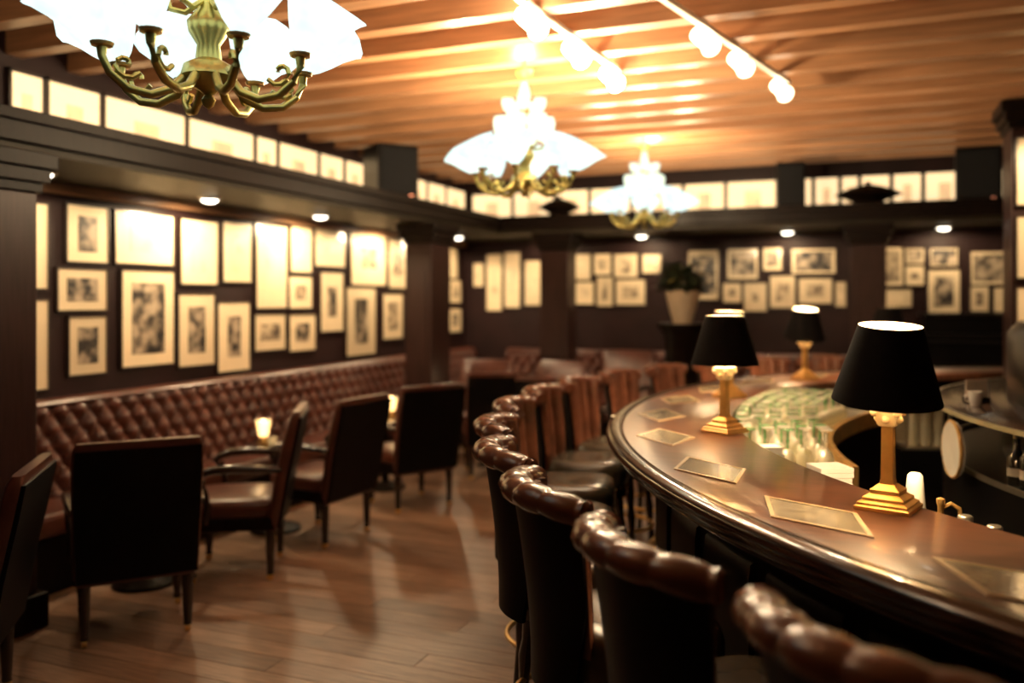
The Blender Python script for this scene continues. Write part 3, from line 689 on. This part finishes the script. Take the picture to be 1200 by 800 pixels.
# ------------------------------------------------------------------ potted plant on stand
t = thing('plant_stand', 'tall dark pedestal stand behind the bar stools', 'pedestal', (-1.62, 8.45, 0))
MB().lathe([(.24, 0), (.24, .06), (.19, .09), (.17, .12), (.16, .7), (.18, 1.33), (.22, 1.37), (.22, 1.40)], 28).build('shaft', M_dark, t, True)
MB().lathe([(.0, 1.40), (.25, 1.40), (.25, 1.44), (0, 1.44)], 28).build('top', M_dark, t, True)
t = thing('potted_plant', 'dark leafy plant in a cream tapered pot on the tall pedestal', 'plant', (-1.62, 8.45, 1.44))
MB().lathe([(0, 0), (.09, 0), (.13, .14), (.165, .29), (.175, .31), (.16, .32), (.14, .28), (0, .26)], 24).build('pot', M_pot, t, True)
g = MB(); gy = MB()
for k in range(130):
    an = random.uniform(0, 2 * pi); ln = random.uniform(.16, .36); up = random.uniform(-.05, .30); wd = random.uniform(.02, .035)
    b = (random.uniform(-.1, .1), random.uniform(-.1, .1), .28); c, s = cos(an), sin(an)
    m1 = (b[0] + c * ln * .5, b[1] + s * ln * .5, b[2] + .12 + up * .6); e = (b[0] + c * ln, b[1] + s * ln, b[2] + .04 + up)
    vs = [b, (m1[0] - s * wd, m1[1] + c * wd, m1[2]), e, (m1[0] + s * wd, m1[1] - c * wd, m1[2])]
    (gy if k % 13 == 0 else g).add(vs + [(p[0], p[1], p[2] - .004) for p in vs], [(0, 1, 2, 3), (7, 6, 5, 4)])
g.build('foliage', M_leaf, t, kind='stuff'); gy.build('yellow_leaves', M_leafy, t, kind='stuff')

# ------------------------------------------------------------------ behind the bar
dr = thing('drainboard', 'brushed steel glass drainboard curving behind the bar', 'drainboard')
MB().revolve([(3.07, .86), (3.07, .90), (3.56, .90), (3.56, .86)], R(152), R(197), 50, BC).build('tray', M_steel, dr, True)
MB().revolve([(3.045, .84), (3.045, .94), (3.07, .94), (3.07, .84)], R(152), R(197), 50, BC).build('rim', M_brass, dr, True)
MB().revolve([(3.12, 0), (3.12, .86), (3.56, .86), (3.56, 0)], R(152.5), R(196.5), 50, BC).build('cabinet', M_dark, dr, True)
sh = thing('underbar_shelf', 'narrow dark shelf along the inner edge of the bar', 'shelf')
MB().revolve([(3.28, .87), (3.28, .90), (3.56, .90), (3.56, .87)], R(197.6), R(250), 50, BC).build('board', M_dark, sh, True)
MB().revolve([(3.34, 0), (3.34, .87), (3.56, .87), (3.56, 0)], R(198), R(250), 50, BC).build('cabinet', M_dark, sh, True)
# inverted green-stemmed glasses
gl = thing('stemmed_glass', 'upside-down wine glass with green stem in rows on steel drainboard', 'wine glass', group='green stemmed glasses draining behind the bar')
MB().lathe([(.031, 0), (.037, .035), (.036, .06), (.026, .088), (.008, .10), (.006, .096), (.024, .084), (.034, .058), (.035, .035), (.029, 0)], 10, cap=False).build('bowl', M_glass, gl, True)
MB().lathe([(.0, .098), (.006, .10), (.0045, .125), (.009, .135), (.0045, .145), (.005, .178), (.030, .186), (.031, .19), (.0, .191)], 10).build('stem', M_green, gl, True)
glc = dup(gl, label='upside-down clear wine glass in rows on steel drainboard', group='clear stemmed glasses draining behind the bar')
for ch in glc.children:
    if ch.name.startswith('stem'): ch.data = ch.data.copy(); ch.data.materials[0] = M_glass
glc.location = bpos(3.50, 161.0) + (.90,)
first = True
for ri, r in enumerate((3.50, 3.415, 3.33, 3.245, 3.16)):
    n = int(R(34) * r / .083)
    for k in range(n):
        a = 195.5 - (k + .5 * (ri % 2)) * 34 / n
        if 190.5 < a < 192 : continue
        x, y = bpos(r, a); p = (x + random.uniform(-.004, .004), y + random.uniform(-.004, .004), .90)
        if first: gl.location = p; first = False
        else: dup(gl if (k * 7 + ri * 3) % 5 < 2 else glc, p)
# napkins, bottles and shaker by the inner edge
def napkins(loc, rz, d, label):
    t = thing('napkin_holder', label, 'napkins', loc, rz)
    h = MB().box((0, 0, .01), (d[0] + .02, d[1] + .02, .02))
    for sx in (-1, 1): h.box((sx * (d[0] / 2 + .006), 0, .035), (.006, d[1] + .02, .07))
    h.build('holder', M_steel, t, bevel=.002)
    for k in range(8):
        MB().box((random.uniform(-.003, .003), random.uniform(-.003, .003), .02 + d[2] * (k + .5) / 8), (d[0], d[1], d[2] / 8 - .0006), random.uniform(-.05, .05)).build('napkin', M_white, t, bevel=.002)
napkins(bpos(3.42, 208.3) + (.90,), R(30), (.125, .12, .15), 'stack of white paper napkins in steel holder behind the bar')
t = thing('napkin_box', 'small square white napkin box between drainboard and bar edge', 'napkin box', bpos(3.46, 199.2) + (.90,), R(20))
MB().sq([(.045, 0), (.05, .02), (.05, .12)]).build('box', M_frost, t); MB().box((0, 0, .135), (.085, .085, .03), .1).build('napkin', M_white, t, bevel=.003)
t = thing('frosted_bottle', 'tall frosted white bottle next to the nearest bar lamp', 'bottle', bpos(3.43, 216.8) + (.90,))
MB().lathe([(.0, 0), (.034, 0), (.036, .01), (.034, .1), (.026, .2), (.022, .235), (.015, .243), (0, .245)], 18).build('body', M_frost, t, True)
def capped(loc, h, label):
    t = thing('capped_bottle', label, 'bottle', loc, 0, 'silver capped bottles behind the bar')
    MB().lathe([(0, 0), (.03, 0), (.032, .01), (.032, h * .6), (.016, h * .8), (.014, h - .03)], 14).build('body', M_bottle, t, True)
    MB().lathe([(.016, h - .03), (.021, h - .028), (.021, h - .004), (.017, h), (0, h)], 12).build('cap', M_steel, t, True)
capped(bpos(3.40, 219.6) + (.90,), .15, 'dark bottle with silver cap on underbar shelf, nearer the frosted bottle')
capped(bpos(3.40, 221.3) + (.90,), .145, 'dark bottle with silver cap on underbar shelf, farther from the frosted bottle')
t = thing('brass_tap', 'small brass tap between the frosted bottle and silver capped bottle', 'tap', bpos(3.41, 218.2) + (.90,), R(20))
MB().lathe([(.02, 0), (.018, .01), (.009, .02), (.009, .16), (.012, .165), (.012, .18), (0, .185)], 10).build('post', M_brass, t, True)
MB().tube([(0, 0, .15), (.03, 0, .165), (.055, 0, .15), (.058, 0, .13)], .007, 8).build('spout', M_brass, t, True)
# back-bar island
isl = thing('back_bar', 'round black back bar island with open bottle shelf and pale counter', 'back bar')
IA0, IA1 = R(130), R(262)
MB().revolve([(1.6, 1.13), (1.6, 1.16), (2.53, 1.16), (2.55, 1.15), (2.55, 1.135), (2.53, 1.13)], IA0, IA1, 60, BC).build('counter', M_edge, isl, True)
MB().revolve([(1.7, 0), (1.7, 1.13), (2.22, 1.13), (2.22, 0)], IA0, IA1, 60, BC).build('body', M_black, isl, True)
MB().revolve([(2.22, 0), (2.22, .88), (2.50, .88), (2.50, 0)], IA0, IA1, 60, BC).build('cupboard', M_black, isl, True)
MB().revolve([(2.50, .88), (2.50, .905), (2.51, .905), (2.51, .88)], IA0, IA1, 60, BC).build('shelf_rail', M_steel, isl, True)
MB().revolve([(2.538, 1.137), (2.538, 1.158), (2.556, 1.158), (2.556, 1.137)], IA0, IA1, 60, BC).build('edge_strip', M_steel, isl, True)
MB().revolve([(1.7, 1.16), (1.7, 1.56), (2.15, 1.56), (2.2, 1.50), (2.2, 1.16)], R(150), R(240), 40, BC).build('upper_cabinet', M_black, isl, True)
for i in range(15):
    a = 198 + i * 2.4; h = .20 + .02 * (i * 7 % 3)
    t = thing('liquor_bottle', 'dark bottle with pale label on the back bar shelf', 'bottle', bpos(2.40, a) + (.88,), R(a), 'labelled bottles on the back bar shelf')
    MB().lathe([(0, 0), (.034, 0), (.036, .008), (.036, h * .6), (.014, h * .78), (.013, h)], 14).build('body', M_bottle, t, True)
    MB().lathe([(.0365, h * .2), (.0365, h * .38)], 14, cap=False).build('paper_label', M_label, t, True)
    MB().lathe([(.014, h), (.014, h + .025), (0, h + .026)], 10).build('cap', M_steel, t, True)
x, y = bpos(2.577, 192.5)
t = thing('round_plaque', 'round pale plaque leaning on the front of the back bar', 'plaque', (x, y, .99), R(192.5))
MB().tube([(-.018, 0, 0), (.006, 0, 0)], .125, 32).build('disc', M_frost, t)
MB().tube([(.004, .13 * cos(0), 0)] and [(.0, .127 * cos(2 * pi * k / 32), .127 * sin(2 * pi * k / 32)) for k in range(33)], .008, 6).build('rim', M_brass, t, True)
t = thing('coffee_cup', 'small white cup standing on the back bar counter', 'cup', bpos(2.40, 186) + (1.16,), R(200))
MB().lathe([(0, 0), (.022, 0), (.03, .03), (.034, .07), (.031, .07), (.026, .03), (0, .008)], 16).build('body', M_white, t, True)
MB().tube([(.03, 0, .055), (.05, 0, .05), (.05, 0, .025), (.028, 0, .02)], .004, 6).build('handle', M_white, t, True)
t = thing('card_holder', 'beige upright card in a holder on the back bar counter', 'card', bpos(2.15, 182) + (1.16,), R(28))
MB().box((0, 0, .01), (.12, .05, .02)).build('stand', M_dark, t); MB().box((0, 0, .065), (.115, .006, .09)).build('card', M_label, t)
t.location = bpos(2.36, 181) + (1.16,)
# stacked glasses cabinet
t = thing('glass_cabinet', 'small dark cabinet with steel framed top shelf behind the bar', 'cabinet', (.36, 6.12, 0), R(14))
MB().box((0, 0, .37), (.36, .34, .74)).build('body', M_black, t, bevel=.006)
f = MB()
for sx in (-1, 1):
    for sy in (-1, 1): f.box((sx * .125, sy * .12, .88), (.012, .012, .28))
f.box((0, 0, 1.02), (.27, .26, .012)).box((0, 0, .745), (.27, .26, .01)).box((0, .12, .88), (.25, .006, .27))
f.build('rack_frame', M_steel, t)
for i in range(3):
    for k in range(3):
        sx = -.08 + .08 * i
        lx, ly = sx * cos(R(14)) + .06 * sin(R(14)), sx * sin(R(14)) - .06 * cos(R(14))
        q = thing('stacked_tumbler', 'clear tumbler stacked in the steel framed shelf behind the bar', 'glass', (.36 + lx, 6.12 + ly, .751 + k * .082), 0, 'stacked tumblers on the small dark cabinet')
        MB().lathe([(0, 0), (.028, 0), (.033, .08), (.030, .08), (.025, .01), (0, .01)], 14).build('bowl', M_glass, q, True)
# column inside the bar with pictures
column((1.36, 7.55, 0), .33, .2, 'broad column behind the bar hung with pale framed prints', 3.15)
GC = 'framed prints on the column behind the bar'
for z, h, dx, lb in ((2.62, .50, -.16, 'bright pale framed print, highest on the column behind the bar'), (2.06, .46, -.16, 'bright pale framed print, middle of the column behind the bar'), (1.62, .30, -.16, 'bright pale framed print, lowest on the column behind the bar')):
    picture((1.36 + dx, 7.338, R(0)), 0, z, .28, h, 'f', .5, .5, lb, GC)
    picture((1.36 + .16, 7.338, R(0)), 0, z, .28, h, 'm', .5, .5, lb.replace('bright pale', 'darker'), GC)
tl = thing('added_print_spot', 'small brass spotlight added on the beam to brighten the column prints', 'spotlight', (1.2, 6.40, 3.16))  # extra lamp, added so the column prints come out bright
MB().lathe([(.03, -.03), (.03, 0)], 12).build('mount', M_brass, tl, True)
MB().tube([(0, 0, -.03), (.02, .06, -.10)], [.02, .045], 12).build('head', M_brass, tl, True)
o = light('SPOT', 'added_print_beam', (1.23, 6.50, 3.03), 120, WHITE, None, .04, None, 70, .6)
o.rotation_euler = mathutils.Vector((.0, .85, -.85)).to_track_quat('-Z', 'Y').to_euler()
# black cabinet by the back wall
t = thing('sideboard', 'tall glossy black sideboard with stepped top by the back wall', 'sideboard', (1.13, 9.955, 0), 0)
MB().box((0, .05, .66), (1.10, .40, 1.32)).build('body', M_black, t, bevel=.01)
MB().box((0, .12, 1.41), (1.06, .26, .18)).build('upper_case', M_black, t, bevel=.02)
MB().box((0, .12, 1.515), (1.14, .32, .03)).build('top', M_black, t, bevel=.008)
MB().box((0, -.17, 1.235), (1.14, .10, .03)).build('ledge', M_black, t, bevel=.008)
for sx in (-1, 1):
    d = MB().box((sx * .27, -.155, .55), (.50, .015, .95)).build('door', M_black, t, bevel=.005)
    MB().ball((sx * .06, -.17, .6), .014, 8).build('knob', M_brass, d, True)
